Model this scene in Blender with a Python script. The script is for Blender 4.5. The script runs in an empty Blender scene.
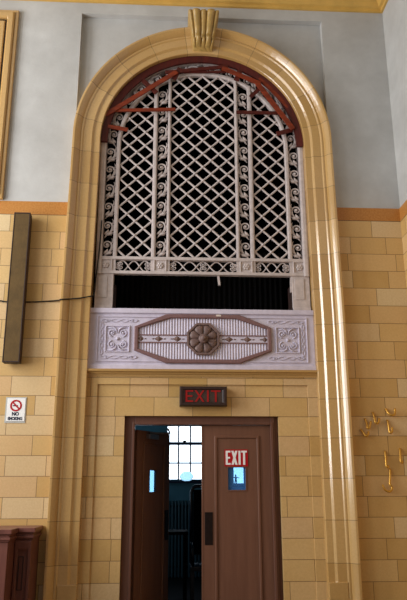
import bpy, bmesh, math, random
from mathutils import Vector, Matrix
from math import sin, cos, pi, sqrt, atan2
random.seed(7)
SC = bpy.context.scene
COL = SC.collection

# ------------------------------------------------------------------ materials
def lin(c):
    return tuple((v / 12.92 if v <= .04045 else ((v + .055) / 1.055) ** 2.4) for v in c)

class NT:
    def __init__(s, name):
        s.m = bpy.data.materials.new(name); s.m.use_nodes = True
        s.t = s.m.node_tree; s.b = s.t.nodes['Principled BSDF']
    def n(s, typ, **kw):
        nd = s.t.nodes.new(typ)
        for k, v in kw.items(): setattr(nd, k, v)
        return nd
    def l(s, a, b): s.t.links.new(a, b)
    def val(s, node, idx, v):
        if hasattr(v, 'is_output'): s.l(v, node.inputs[idx])
        else: node.inputs[idx].default_value = v
    def math(s, op, a, b=0.0, c=0.0):
        nd = s.n('ShaderNodeMath', operation=op)
        s.val(nd, 0, a); s.val(nd, 1, b); s.val(nd, 2, c)
        return nd.outputs[0]
    def mix(s, f, a, b, bt='MIX'):
        nd = s.n('ShaderNodeMix', data_type='RGBA', blend_type=bt)
        s.val(nd, 0, f)
        for i, v in ((6, a), (7, b)):
            if hasattr(v, 'is_output'): s.l(v, nd.inputs[i])
            else: nd.inputs[i].default_value = (*v, 1)
        return nd.outputs[2]
    def noise(s, scale, detail=4, rough=.55, vec=None, dim='3D'):
        nd = s.n('ShaderNodeTexNoise'); nd.inputs['Scale'].default_value = scale
        nd.inputs['Detail'].default_value = detail; nd.inputs['Roughness'].default_value = rough
        if vec is not None: s.l(vec, nd.inputs['Vector'])
        return nd.outputs['Fac']
    def ramp(s, f, p0, p1):
        nd = s.n('ShaderNodeMapRange'); s.l(f, nd.inputs[0])
        nd.inputs[1].default_value = p0; nd.inputs[2].default_value = p1
        return nd.outputs[0]
    def obj(s): return s.n('ShaderNodeTexCoord').outputs['Object']
    def bump(s, h, strength=.3, dist=.01):
        nd = s.n('ShaderNodeBump'); nd.inputs['Strength'].default_value = strength
        nd.inputs['Distance'].default_value = dist; s.l(h, nd.inputs['Height'])
        s.l(nd.outputs[0], s.b.inputs['Normal'])

def simple(name, c, rough=.6, metal=0., var=.12, scale=14., spec=.4, dark=None, bump=0.):
    t = NT(name); c = lin(c)
    o = t.obj(); f = t.ramp(t.noise(scale, 5, .6, o), .3, .7)
    d = lin(dark) if dark else tuple(v * (1 - 2 * var) for v in c)
    t.l(t.mix(f, d, c), t.b.inputs['Base Color'])
    t.b.inputs['Roughness'].default_value = rough; t.b.inputs['Metallic'].default_value = metal
    t.b.inputs['Specular IOR Level'].default_value = spec
    if bump: t.bump(t.noise(scale * 4, 4, .6, o), bump)
    return t.m

def plaster():
    t = NT('plaster'); o = t.obj()
    a = t.ramp(t.noise(1.3, 6, .62, o), .3, .7); b = t.ramp(t.noise(6, 5, .6, o), .25, .75)
    c = t.mix(a, lin((.70, .695, .685)), lin((.80, .80, .795)))
    c = t.mix(t.math('MULTIPLY', b, .35), c, lin((.655, .65, .645)))
    t.l(c, t.b.inputs['Base Color']); t.b.inputs['Roughness'].default_value = .8
    t.b.inputs['Specular IOR Level'].default_value = .2
    t.bump(t.noise(30, 4, .6, o), .15)
    return t.m

ROW = .2228
def tile(name, ax='x'):
    """golden ceramic wall tile laid in running bond, with an orange capping course"""
    t = NT(name); o = t.obj()
    sep = t.n('ShaderNodeSeparateXYZ'); t.l(o, sep.inputs[0])
    cb = t.n('ShaderNodeCombineXYZ')
    t.l(sep.outputs[0 if ax == 'x' else 1], cb.inputs[0])
    t.l(t.math('SUBTRACT', sep.outputs[2], .0992), cb.inputs[1])
    br = t.n('ShaderNodeTexBrick'); t.l(cb.outputs[0], br.inputs['Vector'])
    br.offset = .37; br.offset_frequency = 2; br.squash = 1.35; br.squash_frequency = 3
    I = br.inputs
    I['Scale'].default_value = 1; I['Brick Width'].default_value = .45; I['Row Height'].default_value = ROW
    I['Mortar Size'].default_value = .0032; I['Mortar Smooth'].default_value = .2; I['Bias'].default_value = 0
    I['Color1'].default_value = (0, 0, 0, 1); I['Color2'].default_value = (1, 1, 1, 1); I['Mortar'].default_value = (.5, .5, .5, 1)
    bw = t.n('ShaderNodeRGBToBW'); t.l(br.outputs['Color'], bw.inputs[0])
    col = t.n('ShaderNodeValToRGB'); t.l(bw.outputs[0], col.inputs[0])
    e = col.color_ramp.elements
    e[0].position = 0; e[0].color = (*lin((.765, .615, .365)), 1)
    e[1].position = 1; e[1].color = (*lin((.87, .785, .62)), 1)
    for p, c in ((.25, (.80, .65, .41)), (.5, (.85, .71, .48)), (.75, (.835, .69, .50))):
        x = e.new(p); x.color = (*lin(c), 1)
    n1 = t.ramp(t.noise(2.2, 4, .6, o), .3, .7); n2 = t.ramp(t.noise(45, 3, .7, o), .3, .7)
    c = t.mix(t.math('MULTIPLY', n2, .28), col.outputs[0], lin((.66, .49, .25)))
    c = t.mix(t.math('MULTIPLY', n1, .18), c, lin((.90, .78, .58)))
    c = t.mix(br.outputs['Fac'], c, lin((.50, .38, .24)))
    band = t.math('GREATER_THAN', sep.outputs[2], 4.778)
    oc = t.mix(n2, lin((.68, .44, .18)), lin((.77, .54, .28)))
    c = t.mix(band, c, oc)
    seam = t.math('LESS_THAN', t.math('ABSOLUTE', t.math('SUBTRACT', sep.outputs[2], 4.778)), .004)
    c = t.mix(seam, c, lin((.36, .27, .16)))
    t.l(c, t.b.inputs['Base Color'])
    t.b.inputs['Roughness'].default_value = .42; t.b.inputs['Specular IOR Level'].default_value = .4
    t.bump(t.math('SUBTRACT', 1.0, br.outputs['Fac']), .35, .004)
    return t.m

def terracotta():
    """glazed gold blocks: joints follow the u coordinate that runs along the moulding"""
    t = NT('gold_glazed_blocks'); o = t.obj()
    uv = t.n('ShaderNodeUVMap'); uv.uv_map = 'run'
    sep = t.n('ShaderNodeSeparateXYZ'); t.l(uv.outputs[0], sep.inputs[0])
    q = t.math('DIVIDE', t.math('SUBTRACT', sep.outputs[0], 2.523 - 2 * ROW * 50), 2 * ROW)
    fr = t.math('FRACT', q); d = t.math('MINIMUM', fr, t.math('SUBTRACT', 1.0, fr))
    joint = t.math('LESS_THAN', d, .0065)
    wn = t.n('ShaderNodeTexWhiteNoise', noise_dimensions='1D'); t.l(t.math('FLOOR', q), wn.inputs['W'])
    c = t.mix(wn.outputs['Value'], lin((.75, .59, .35)), lin((.83, .68, .45)))
    n2 = t.ramp(t.noise(40, 3, .7, o), .3, .7)
    c = t.mix(t.math('MULTIPLY', n2, .22), c, lin((.62, .47, .26)))
    c = t.mix(joint, c, lin((.50, .39, .24)))
    t.l(c, t.b.inputs['Base Color'])
    t.b.inputs['Roughness'].default_value = .24; t.b.inputs['Specular IOR Level'].default_value = .8
    t.b.inputs['Coat Weight'].default_value = .6; t.b.inputs['Coat Roughness'].default_value = .15
    return t.m

def wood(name, c0, c1, rough=.4, axis=2, scale=6.):
    t = NT(name); o = t.obj()
    mp = t.n('ShaderNodeMapping'); s = [scale] * 3; s[axis] = scale * .08
    mp.inputs['Scale'].default_value = s; t.l(o, mp.inputs[0])
    f = t.ramp(t.noise(4, 6, .65, mp.outputs[0]), .25, .75)
    t.l(t.mix(f, lin(c0), lin(c1)), t.b.inputs['Base Color'])
    t.b.inputs['Roughness'].default_value = rough; t.b.inputs['Specular IOR Level'].default_value = .35
    return t.m

def emit(name, c, s):
    t = NT(name)
    t.b.inputs['Base Color'].default_value = (0, 0, 0, 1)
    t.b.inputs['Emission Color'].default_value = (*lin(c), 1); t.b.inputs['Emission Strength'].default_value = s
    return t.m

def glass(name, tint):
    t = NT(name)
    tr = t.n('ShaderNodeBsdfTransparent'); tr.inputs[0].default_value = (*lin(tint), 1)
    gl = t.n('ShaderNodeBsdfGlossy'); gl.inputs['Roughness'].default_value = .08
    df = t.n('ShaderNodeBsdfDiffuse'); df.inputs[0].default_value = (*lin((.35, .62, .95)), 1)
    m0 = t.n('ShaderNodeMixShader'); m0.inputs[0].default_value = .28
    t.l(tr.outputs[0], m0.inputs[1]); t.l(df.outputs[0], m0.inputs[2])
    mx = t.n('ShaderNodeMixShader'); mx.inputs[0].default_value = .05
    t.l(m0.outputs[0], mx.inputs[1]); t.l(gl.outputs[0], mx.inputs[2])
    t.l(mx.outputs[0], t.t.nodes['Material Output'].inputs['Surface'])
    return t.m

M = dict(
    plaster=plaster(), tile=tile('gold_wall_tile'), tile_y=tile('gold_wall_tile_return', 'y'), gold=terracotta(),
    cornice=simple('ochre_paint', (.86, .69, .36), .45, var=.1, scale=5),
    key=simple('gold_glaze', (.74, .60, .34), .35, var=.16, scale=18, spec=.5),
    grille=simple('pale_mauve_paint', (.82, .77, .76), .55, var=.12, scale=16),
    panel=simple('lilac_grey_paint', (.845, .815, .89), .55, var=.08, scale=12),
    mauve=simple('mauve_brown_paint', (.53, .40, .40), .5, var=.12, scale=20),
    bronze=simple('brown_bronze_paint', (.50, .40, .38), .5, var=.15, scale=25, spec=.5),
    redwood=wood('red_stained_timber', (.34, .11, .045), (.56, .21, .085), .5, 0, 5),
    redarch=wood('dark_red_timber', (.22, .05, .035), (.36, .10, .06), .5, 2, 5),
    door=wood('brown_door_paint', (.41, .275, .215), (.485, .335, .265), .42, 2, 4),
    frame=wood('brown_frame_paint', (.38, .25, .205), (.44, .30, .245), .45, 2, 4),
    cabinet=wood('reddish_wood', (.38, .225, .20), (.52, .33, .29), .4, 2, 4),
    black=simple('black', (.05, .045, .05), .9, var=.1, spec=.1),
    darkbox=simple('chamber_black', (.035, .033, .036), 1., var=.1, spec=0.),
    cloth=simple('brown_grille_cloth', (.40, .31, .17), .85, var=.14, scale=9, bump=.3),
    case=simple('dark_brown_casing', (.20, .13, .12), .5, var=.15, scale=6),
    plate=simple('dark_bronze_plate', (.17, .12, .11), .4, .5, .2, 20),
    steel=simple('dull_steel', (.62, .62, .66), .35, .8, .1, 30),
    brass=simple('brass', (.86, .66, .30), .32, .75, .12, 60, .5),
    white=simple('white_enamel', (.97, .97, .97), .4, var=.03),
    paper=simple('grey_backing', (.74, .74, .72), .6, var=.05),
    red=simple('red_enamel', (.72, .03, .09), .4, var=.06),
    deepred=simple('deep_red_letter', (.66, .08, .07), .45, var=.12, scale=40),
    ink=simple('navy_ink', (.10, .12, .22), .5, var=.05),
    boxglass=simple('smoky_sign_glass', (.30, .235, .20), .22, var=.2, scale=18, spec=.6),
    boxframe=simple('dark_sign_frame', (.27, .20, .18), .42, .25, .18, 22),
    chip=simple('white_paper_chip', (.90, .84, .80), .7, var=.05),
    cable=simple('black_cable', (.06, .05, .05), .6, var=.1),
    floor=simple('brown_floor', (.40, .33, .26), .5, var=.15, scale=3),
    ceil=simple('ceiling_paint', (.80, .78, .73), .8, var=.05, scale=2),
    teal=simple('dark_teal_wall', (.30, .47, .52), .6, var=.1, scale=3),
    bluewood=simple('dark_blue_paint', (.10, .13, .22), .5, var=.1, scale=6),
    metalteal=simple('dark_teal_metal', (.17, .27, .30), .45, var=.12, scale=8),
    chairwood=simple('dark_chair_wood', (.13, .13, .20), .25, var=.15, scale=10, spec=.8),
    bowl=simple('pale_blue_glazed_bowl', (.62, .76, .86), .12, var=.05, spec=.9),
    sky=emit('daylight_pane', (.86, .93, 1.0), 1.5),
    vision=glass('blue_tinted_glass', (.80, .93, 1.0)),
    figure=simple('dark_figure', (.07, .10, .16), .6, var=.1),
)

for k_, tw, ior in (('bowl', .85, 1.25),):
    b_ = M[k_].node_tree.nodes['Principled BSDF']; b_.inputs['Transmission Weight'].default_value = tw; b_.inputs['IOR'].default_value = ior; b_.inputs['Roughness'].default_value = .25
# ------------------------------------------------------------------ mesh builder
class MB:
    def __init__(s): s.v = []; s.f = []; s.sm = []; s.uv = {}
    def add(s, vs, fs, smooth=False, uvs=None):
        o = len(s.v); s.v += [tuple(v) for v in vs]
        for i, f in enumerate(fs):
            s.f.append([o + k for k in f]); s.sm.append(smooth)
            if uvs: s.uv[len(s.f) - 1] = uvs[i]
        return s
    def box(s, x0, x1, y0, y1, z0, z1):
        x0, x1 = min(x0, x1), max(x0, x1); y0, y1 = min(y0, y1), max(y0, y1); z0, z1 = min(z0, z1), max(z0, z1)
        v = [(x0, y0, z0), (x1, y0, z0), (x1, y1, z0), (x0, y1, z0), (x0, y0, z1), (x1, y0, z1), (x1, y1, z1), (x0, y1, z1)]
        return s.add(v, [(0, 3, 2, 1), (4, 5, 6, 7), (0, 1, 5, 4), (1, 2, 6, 5), (2, 3, 7, 6), (3, 0, 4, 7)])
    def prism(s, poly, y0, y1):
        """polygon in the x-z plane (counter-clockwise seen from -y) extruded from y0 (front) to y1"""
        a = sum(poly[i][0] * poly[(i + 1) % len(poly)][1] - poly[(i + 1) % len(poly)][0] * poly[i][1] for i in range(len(poly)))
        if a < 0: poly = poly[::-1]
        n = len(poly)
        v = [(x, y0, z) for x, z in poly] + [(x, y1, z) for x, z in poly]
        f = [tuple(range(n)), tuple(range(2 * n - 1, n - 1, -1))]
        f += [(i, i + n, (i + 1) % n + n, (i + 1) % n) for i in range(n)]
        return s.add(v, f)
    def ring(s, outer, inner, y0, y1, bev=0.):
        """frame between two polygons of equal length, front edges eased by bev"""
        n = len(outer)
        def lerp(a, b, t): return [(p[0] + (q[0] - p[0]) * t, p[1] + (q[1] - p[1]) * t) for p, q in zip(a, b)]
        loops = [(outer, y1), (outer, y0 + bev), (lerp(outer, inner, .2 if bev else 0), y0), (lerp(outer, inner, .8 if bev else 1), y0), (inner, y0 + bev), (inner, y1)]
        v = [(x, y, z) for pl, y in loops for x, z in pl]; f = []
        for k in range(6):
            k2 = (k + 1) % 6
            for i in range(n):
                j = (i + 1) % n
                f.append((k * n + i, k * n + j, k2 * n + j, k2 * n + i))
        return s.add(v, f)
    def tube(s, pts, r, seg=6, closed=False, flat=1.):
        P = [Vector(p) for p in pts]; n = len(P)
        R = r if isinstance(r, (list, tuple)) else [r] * n
        vs = []; fs = []; up = None
        for i in range(n):
            if closed: d = P[(i + 1) % n] - P[i - 1]
            else: d = P[min(i + 1, n - 1)] - P[max(i - 1, 0)]
            if d.length < 1e-9: d = Vector((0, 0, 1))
            d.normalize()
            if up is None:
                up = Vector((0, 1, 0)) if abs(d.y) < .9 else Vector((1, 0, 0))
            up = up - d * up.dot(d)
            if up.length < 1e-4: up = d.orthogonal()
            up.normalize(); sd = d.cross(up)
            for k in range(seg):
                a = 2 * pi * k / seg
                vs.append(P[i] + up * cos(a) * R[i] * flat + sd * sin(a) * R[i])
        m = n if closed else n - 1
        for i in range(m):
            for k in range(seg):
                a = i * seg; b = ((i + 1) % n) * seg; k2 = (k + 1) % seg
                fs.append((a + k, a + k2, b + k2, b + k))
        s.add(vs, fs, True)
        if not closed:
            o = len(s.v) - len(vs)
            s.f.append([o + k for k in range(seg)][::-1]); s.sm.append(False)
            s.f.append([o + (n - 1) * seg + k for k in range(seg)]); s.sm.append(False)
        return s
    def bar(s, p, q, w, y0, y1, ridge=0.):
        """flat bar between two x-z points, optional raised ridge along its middle"""
        dx, dz = q[0] - p[0], q[1] - p[1]; L = sqrt(dx * dx + dz * dz)
        nx, nz = -dz / L * w / 2, dx / L * w / 2
        v = []
        for (x, z) in (p, q):
            v += [(x + nx, y1, z + nz), (x + nx, y0, z + nz), (x, y0 - ridge, z), (x - nx, y0, z - nz), (x - nx, y1, z - nz)]
        f = [(i, (i + 1) % 5, (i + 1) % 5 + 5, i + 5) for i in range(5)] + [(4, 3, 2, 1, 0), (5, 6, 7, 8, 9)]
        return s.add(v, f)
    def lathe(s, prof, c=(0, 0, 0), axis='z', seg=20, sx=1., sz=1.):
        v = []; f = []
        for r, h in prof:
            for k in range(seg):
                a = 2 * pi * k / seg
                if axis == 'z': v.append((c[0] + r * cos(a), c[1] + r * sin(a), c[2] + h))
                else: v.append((c[0] + r * cos(a) * sx, c[1] - h, c[2] + r * sin(a) * sz))
        for i in range(len(prof) - 1):
            for k in range(seg):
                k2 = (k + 1) % seg
                f.append((i * seg + k, i * seg + k2, (i + 1) * seg + k2, (i + 1) * seg + k))
        s.add(v, f, True)
        o = len(s.v) - len(v)
        s.f.append([o + k for k in range(seg)][::-1]); s.sm.append(False)
        s.f.append([o + (len(prof) - 1) * seg + k for k in range(seg)]); s.sm.append(False)
        return s
    def build(s, name, mat, parent=None, bevel=0., loc=None, uvname=None):
        me = bpy.data.meshes.new(name); me.from_pydata(s.v, [], s.f)
        for p, sm in zip(me.polygons, s.sm): p.use_smooth = sm
        if uvname:
            ul = me.uv_layers.new(name=uvname)
            for p in me.polygons:
                u = s.uv.get(p.index)
                for j, li in enumerate(p.loop_indices): ul.data[li].uv = u[j] if u else (0, 0)
        bm = bmesh.new(); bm.from_mesh(me); bmesh.ops.recalc_face_normals(bm, faces=bm.faces); bm.to_mesh(me); bm.free()
        me.materials.append(M[mat] if isinstance(mat, str) else mat); me.validate()
        o = bpy.data.objects.new(name, me); COL.objects.link(o)
        if parent is not None:
            o.parent = parent; o.matrix_parent_inverse = Matrix.Translation(parent.location).inverted() if parent.type == 'EMPTY' else Matrix()
            if parent.type == 'EMPTY' and parent.rotation_euler.z: o.matrix_parent_inverse = Matrix()
        if bevel:
            md = o.modifiers.new('bevel', 'BEVEL'); md.width = bevel; md.segments = 2; md.limit_method = 'ANGLE'
        return o

def thing(name, label, cat, loc=(0, 0, 0), group=None):
    o = bpy.data.objects.new(name, None); COL.objects.link(o); o.location = loc; o.empty_display_size = .1
    o['label'] = label; o['category'] = cat
    if group: o['group'] = group
    return o
def tag(o, label, cat, group=None):
    o['label'] = label; o['category'] = cat
    if group: o['group'] = group
    return o
def struct(o): o['kind'] = 'structure'; return o

# ------------------------------------------------------------------ measurements
X0, ZC, RI, RO = .405, 5.84, 1.32, 1.68
ZB, ZT = 4.778, 4.955                 # orange capping course
XR, XL, YB, ZCEIL = 2.925, -5.8, -11.5, 8.6

# ------------------------------------------------------------------ room shell
struct(MB().box(XL, XR + .3, YB, 6, -.15, 0).build('floor', 'floor'))
struct(MB().box(XL, XR + .3, YB, .6, ZCEIL, ZCEIL + .15).build('ceiling', 'ceil'))
w = MB()                                             # plaster above the tiles, with a sunk field round the arch
FL, FR, FT, FY = X0 - 1.645, X0 + 1.645, 7.745, .09
w.box(XL, FL, 0, .3, ZT, ZCEIL).box(FR, XR + .3, 0, .3, ZT, ZCEIL).box(FL, FR, 0, .3, FT, ZCEIL)
N = 48
arc = []
for i in range(N + 1):
    x = FL + (FR - FL) * i / N
    arc.append((x, ZC + sqrt(max(0, (RO - .06) ** 2 - (x - X0) ** 2))))
for (xa, za), (xb, zb) in zip(arc, arc[1:]):
    w.add([(xa, FY, za), (xb, FY, zb), (xb, FY, FT), (xa, FY, FT)], [(0, 1, 2, 3)])
struct(w.build('wall_front', 'plaster'))
w = MB().box(XL, X0 - 1.60, 0, .3, 0, ZT).box(X0 + 1.60, XR + .3, 0, .3, 0, ZT)
struct(w.build('wall_front_tiles', 'tile'))
struct(MB().box(XR, XR + .3, YB, 0, ZT, ZCEIL).build('wall_right', 'plaster'))
struct(MB().box(XR - .012, XR + .3, YB, 0, 0, ZT).build('wall_right_tiles', 'tile_y'))
# left wall with three tall daylight openings
w = MB(); op = [(-3.3, -1.4), (-6.1, -4.2), (-9.3, -7.4)]; z0, z1 = 1.8, 7.3
w.box(XL - .3, XL, YB, .3, 0, z0).box(XL - .3, XL, YB, .3, z1, ZCEIL)
ys = [.3] + [v for a, b in op for v in (b, a)] + [YB]
for a, b in zip(ys[::2], ys[1::2]): w.box(XL - .3, XL, b, a, z0, z1)
struct(w.build('wall_left', 'plaster'))

# infill wall between the jambs, round the doorway
DX0, DX1, DZ = -.502, 1.287, 2.333
JL, JR = X0 - 1.40, X0 + 1.40
YI = .08
w = MB().box(JL, DX0, YI, .3, 0, 2.80).box(DX1, JR, YI, .3, 0, 2.80).box(DX0, DX1, YI, .3, DZ, 2.80)
b0, b1, bz = -.825, 1.64, 2.695                      # raised margin round the door bay
w.box(JL, b0, YI - .022, YI, 0, 2.80).box(b1, JR, YI - .022, YI, 0, 2.80).box(b0, b1, YI - .022, YI, bz, 2.80)
struct(w.build('wall_infill', 'tile'))

def profile_x(mb, prof, x0, x1):
    """extrude a (y, z) profile along x"""
    n = len(prof)
    v = [(x0, y, z) for y, z in prof] + [(x1, y, z) for y, z in prof]
    f = [tuple(range(n)), tuple(range(2 * n - 1, n - 1, -1))] + [(i, (i + 1) % n, (i + 1) % n + n, i + n) for i in range(n)]
    return mb.add(v, f)
# cornice: along the front wall, mitred into the right wall
cp = [(0, 7.915), (-.03, 7.915), (-.035, 7.955), (-.07, 7.965), (-.10, 8.02), (-.16, 8.055), (-.165, 8.09), (-.24, 8.12), (-.30, 8.20), (-.30, 8.30), (0, 8.30)]
c = MB(); n = len(cp)
v = [(XL, y, z) for y, z in cp] + [(XR + y, y, z) for y, z in cp] + [(XR + y, YB, z) for y, z in cp]
f = [tuple(range(n))[::-1]] + [(k * n + i, k * n + (i + 1) % n, (k + 1) * n + (i + 1) % n, (k + 1) * n + i) for k in (0, 1) for i in range(n)]
c.add(v, f); struct(c.build('trim_1', 'cornice'))
# moulding under the relief panel
c = MB()
profile_x(c, [(YI, 2.785), (YI - .03, 2.785), (YI - .035, 2.81), (YI - .05, 2.815), (YI - .055, 2.83), (YI - .085, 2.84), (YI - .09, 2.865), (YI - .06, 2.868), (YI, 2.868)], X0 - 1.36, X0 + 1.36)
struct(c.build('trim_2', 'gold', uvname='run'))

# ------------------------------------------------------------------ arched surround
def sweep_arch(prof, seg=56, zbot=0.0):
    mb = MB(); rows = []
    for z in (zbot, .55, 1.5, 2.5, 3.5, 4.5, 5.3): rows.append(('l', z, z))
    L = 2 * 2.523 - 2 * ZC + 25 * 2 * ROW
    for i in range(seg + 1): rows.append(('a', pi - pi * i / seg, ZC + L * i / seg))
    for z in (5.3, 4.5, 3.5, 2.5, 1.5, .55, zbot): rows.append(('r', z, 2 * ZC + L - z))
    n = len(prof); vs = []; fs = []; uvs = []
    for kind, a, u in rows:
        ex = .028 * max(0, min(1, (5.6 - a) / 2.0)) if kind != 'a' else 0
        for r, y in prof:
            if kind == 'l': vs.append((X0 - RI - ex - r, y, a))
            elif kind == 'r': vs.append((X0 + RI + ex + r, y, a))
            else: vs.append((X0 + (RI + r) * cos(a), y, ZC + (RI + r) * sin(a)))
    for k in range(len(rows) - 1):
        ua, ub = rows[k][2], rows[k + 1][2]
        for i in range(n - 1):
            fs.append((k * n + i, k * n + i + 1, (k + 1) * n + i + 1, (k + 1) * n + i))
            uvs.append([(ua, i / n), (ua, (i + 1) / n), (ub, (i + 1) / n), (ub, i / n)])
    mb.add(vs, fs, False, uvs); return mb
root = bpy.data.objects.new('trim_4', None); COL.objects.link(root); root.location = (X0, 0, 0); struct(root)
inner = [(.0, .30), (.0, -.012), (.006, -.02), (.075, -.02)]
sweep_arch(inner).build('inner_fascia', 'gold', root, uvname='run')
mid = [(.075, .0), (.075, -.02), (.079, -.022), (.101, -.044), (.106, -.046), (.205, -.046)]
sweep_arch(mid, zbot=.0).build('outer_fascia', 'gold', root, uvname='run')
outer = [(.205, -.02), (.205, -.046), (.219, -.060), (.224, -.061), (.238, -.061), (.243, -.058), (.248, -.068), (.264, -.090), (.284, -.111), (.306, -.128), (.312, -.130), (.332, -.130), (.335, -.127), (.335, .10)]
sweep_arch(outer).build('outer_moulding', 'gold', root, uvname='run')
for sx in (-1, 1):
    p = MB().box(X0 + sx * (RI + .026), X0 + sx * (RI + .24), -.064, .1, 0, .38)
    p.box(X0 + sx * (RI + .026), X0 + sx * (RI + .235), -.0600, .1, .38, .55)
    p.build('plinth', 'gold', root, bevel=.006, uvname='run')
# fluted console keystone
kb, kt = 7.185, 7.64
segs = [(-1, -.76, .020), (-.76, -.20, .042), (-.20, .20, .030), (.20, .76, .042), (.76, 1, .020)]
xs = []
for a, b, amp in segs:
    for i in range(9):
        t_ = a + (b - a) * i / 8; m = (a + b) / 2; h = (b - a) / 2
        xs.append((t_, amp * sqrt(max(0, 1 - ((t_ - m) / h) ** 2))))
prof_t = [(0, .10, .60, .3), (.04, .135, .64, 1.1), (.10, .165, .68, 1.7), (.17, .172, .70, 1.8), (.23, .15, .71, 1.2), (.275, .118, .715, .4), (.31, .118, .72, .5), (.35, .14, .735, .9),
          (.4, .165, .76, 1.), (.6, .19, .83, 1.05), (.8, .225, .91, 1.1), (.9, .25, .96, 1.15), (.95, .265, 1.0, 1.2), (1., .262, 1.0, 1.05)]
vs = []; fs = []
for t_, d, hw, am in prof_t:
    z = kb + (kt - kb) * t_
    vs.append((X0 - hw * .205, .087, z))
    for s_, b_ in xs: vs.append((X0 + s_ * hw * .205, -(d + b_ * am), z))
    vs.append((X0 + hw * .205, .087, z))
n = len(xs) + 2
for k in range(len(prof_t) - 1):
    for i in range(n - 1): fs.append((k * n + i, k * n + i + 1, (k + 1) * n + i + 1, (k + 1) * n + i))
fs += [tuple(range(n)), tuple(range((len(prof_t) - 1) * n, len(prof_t) * n))[::-1]]
o = MB().add(vs, fs, True).build('keystone', 'key'); tag(o, 'fluted gold scroll keystone at the crown of the round arch', 'keystone')
md = o.modifiers.new('edge', 'EDGE_SPLIT'); md.split_angle = math.radians(50)

# ------------------------------------------------------------------ grille
YG = .15
groot = thing('arched_grille', 'pale painted round-headed lattice grille with leafy scroll strips over a dark chamber', 'grille', (.412, YG, 3.613))
GX = .412
ZG0 = 4.292
R1, R2 = 1.075, 1.125                  # arc bar
def ztop(x): return ZC + sqrt(max(0., R1 ** 2 - (x - GX) ** 2))
def lattice(x0, x1):
    mb = MB(); cw, ch = .21, .194
    ncol = round((x1 - x0) / cw); cw = (x1 - x0) / ncol
    sl = ch / cw
    def inside(x, z): return x0 <= x <= x1 and ZG0 <= z <= ztop(x)
    for sgn, yy in ((1, YG - .006), (-1, YG - .009)):
        for k in range(-12, 40):
            c0 = ZG0 + (k + .5) * ch         # value at x0
            pts = []
            for i in range(241):
                x = x0 + (x1 - x0) * i / 240; z = c0 + sgn * sl * (x - x0)
                if inside(x, z): pts.append((x, z))
            if len(pts) > 4: mb.bar(pts[0], pts[-1], .023, yy, YG + .004, .005)
    for i in range(2 * ncol + 1):
        for j in range(0, 32):
            if (i + j) % 2: 
                x = x0 + i * cw / 2; z = ZG0 + j * ch / 2
                if x0 + .02 < x < x1 - .02 and ZG0 + .02 < z < ztop(x) - .02:
                    mb.lathe([(.017, 0), (.015, .016), (.008, .022)], (x, YG - .004, z), 'y', 8)
    return mb
HX = [.42, .463, .597, .652, 1.073, 1.125, 1.257, 1.325]
for a, b in ((-HX[4], -HX[3]), (-HX[0], HX[0]), (HX[3], HX[4])):
    lattice(GX + a, GX + b).build('lattice', 'grille', groot)
# uprights and the arc bar
for a, b in ((HX[0], HX[1]), (HX[2], HX[3])):
    for sx in (-1, 1):
        m_ = (a + b) / 2; top = ZC + sqrt(R2 ** 2 - m_ ** 2) - .01
        mb = MB().box(GX + sx * a, GX + sx * b, YG - .03, YG + .03, 4.26, top)
        mb.box(GX + sx * (a + .012), GX + sx * (b - .012), YG - .042, YG - .03, 4.26, top)
        mb.build('upright', 'grille', groot, bevel=.004)
def arcband(r0, r1, y0, y1, zfoot, seg=48):
    path = [(-1, zfoot)] + [None]
    mb = MB(); prof = [(r0, y1), (r0, y0 + .008), (r0 + .25 * (r1 - r0), y0), (r1 - .25 * (r1 - r0), y0), (r1, y0 + .008), (r1, y1)]
    vs = []; rows = 0
    def put(fx):
        for r, y in prof: vs.append(fx(r, y))
    put(lambda r, y: (GX - r, y, zfoot)); rows += 1
    for i in range(seg + 1):
        a = pi - pi * i / seg; put(lambda r, y: (GX + r * cos(a), y, ZC + r * sin(a))); rows += 1
    put(lambda r, y: (GX + r, y, zfoot)); rows += 1
    n = len(prof)
    fs = [(k * n + i, k * n + (i + 1) % n, (k + 1) * n + (i + 1) % n, (k + 1) * n + i) for k in range(rows - 1) for i in range(n)]
    fs += [tuple(range(n)), tuple(range((rows - 1) * n, rows * n))[::-1]]
    return mb.add(vs, fs)
arcband(R1, R2, YG - .035, YG + .03, 4.26).build('arched_bar', 'grille', groot)
arcband(HX[6], HX[7], YG - .06, YG + .1, 4.06).build('outer_frame', 'grille', groot)
# leafy scrolls
def spiral(cx, cz, r0, a0, turns, dr, n=22, rend=.22):
    out = []
    for i in range(n + 1):
        t_ = i / n; r = r0 * (1 - (1 - rend) * t_)
        a = a0 + dr * 2 * pi * turns * t_
        out.append((cx + r * cos(a), cz + r * sin(a)))
    return out
def scroll_unit(mb, fmap, y, h=.265, w=.13, sg=1):
    """fmap(across, along) -> (x, z); across in -w/2..w/2"""
    def P(pts): return [(*fmap(sg * a, b),) for a, b in pts]
    def T(pts, r): mb.tube([(x, y, z) for x, z in P(pts)], r, 5, flat=.9)
    sp = spiral(-.012, .135, .054, -.2, 1.35, 1)
    stem = [(-.045, -.035), (-.02, .0), (.012, .035), (.036, .080), (.042, .122)]
    pts = stem + sp
    T(pts, [.007, .010, .012, .012, .012] + [.012 - .004 * i / 22 for i in range(23)])
    mb.lathe([(.019, 0), (.016, .014), (.005, .020)], (*[fmap(sg * -.012, .135)[0]], y, fmap(sg * -.012, .135)[1]), 'y', 8)
    T([(-.052, .015), (-.028, .030), (-.008, .055), (-.002, .082)], [.004, .022, .018, .003])
    T([(-.035, -.005), (-.002, .018), (.028, .020), (.056, .045)], [.006, .022, .022, .003])
    T([(.026, .04), (.046, .075), (.058, .115), (.052, .15)], [.007, .012, .008, .003])
    T([(.030, .135), (.048, .17), (.052, .20), (.04, .225)], [.007, .009, .007, .003])
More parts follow.
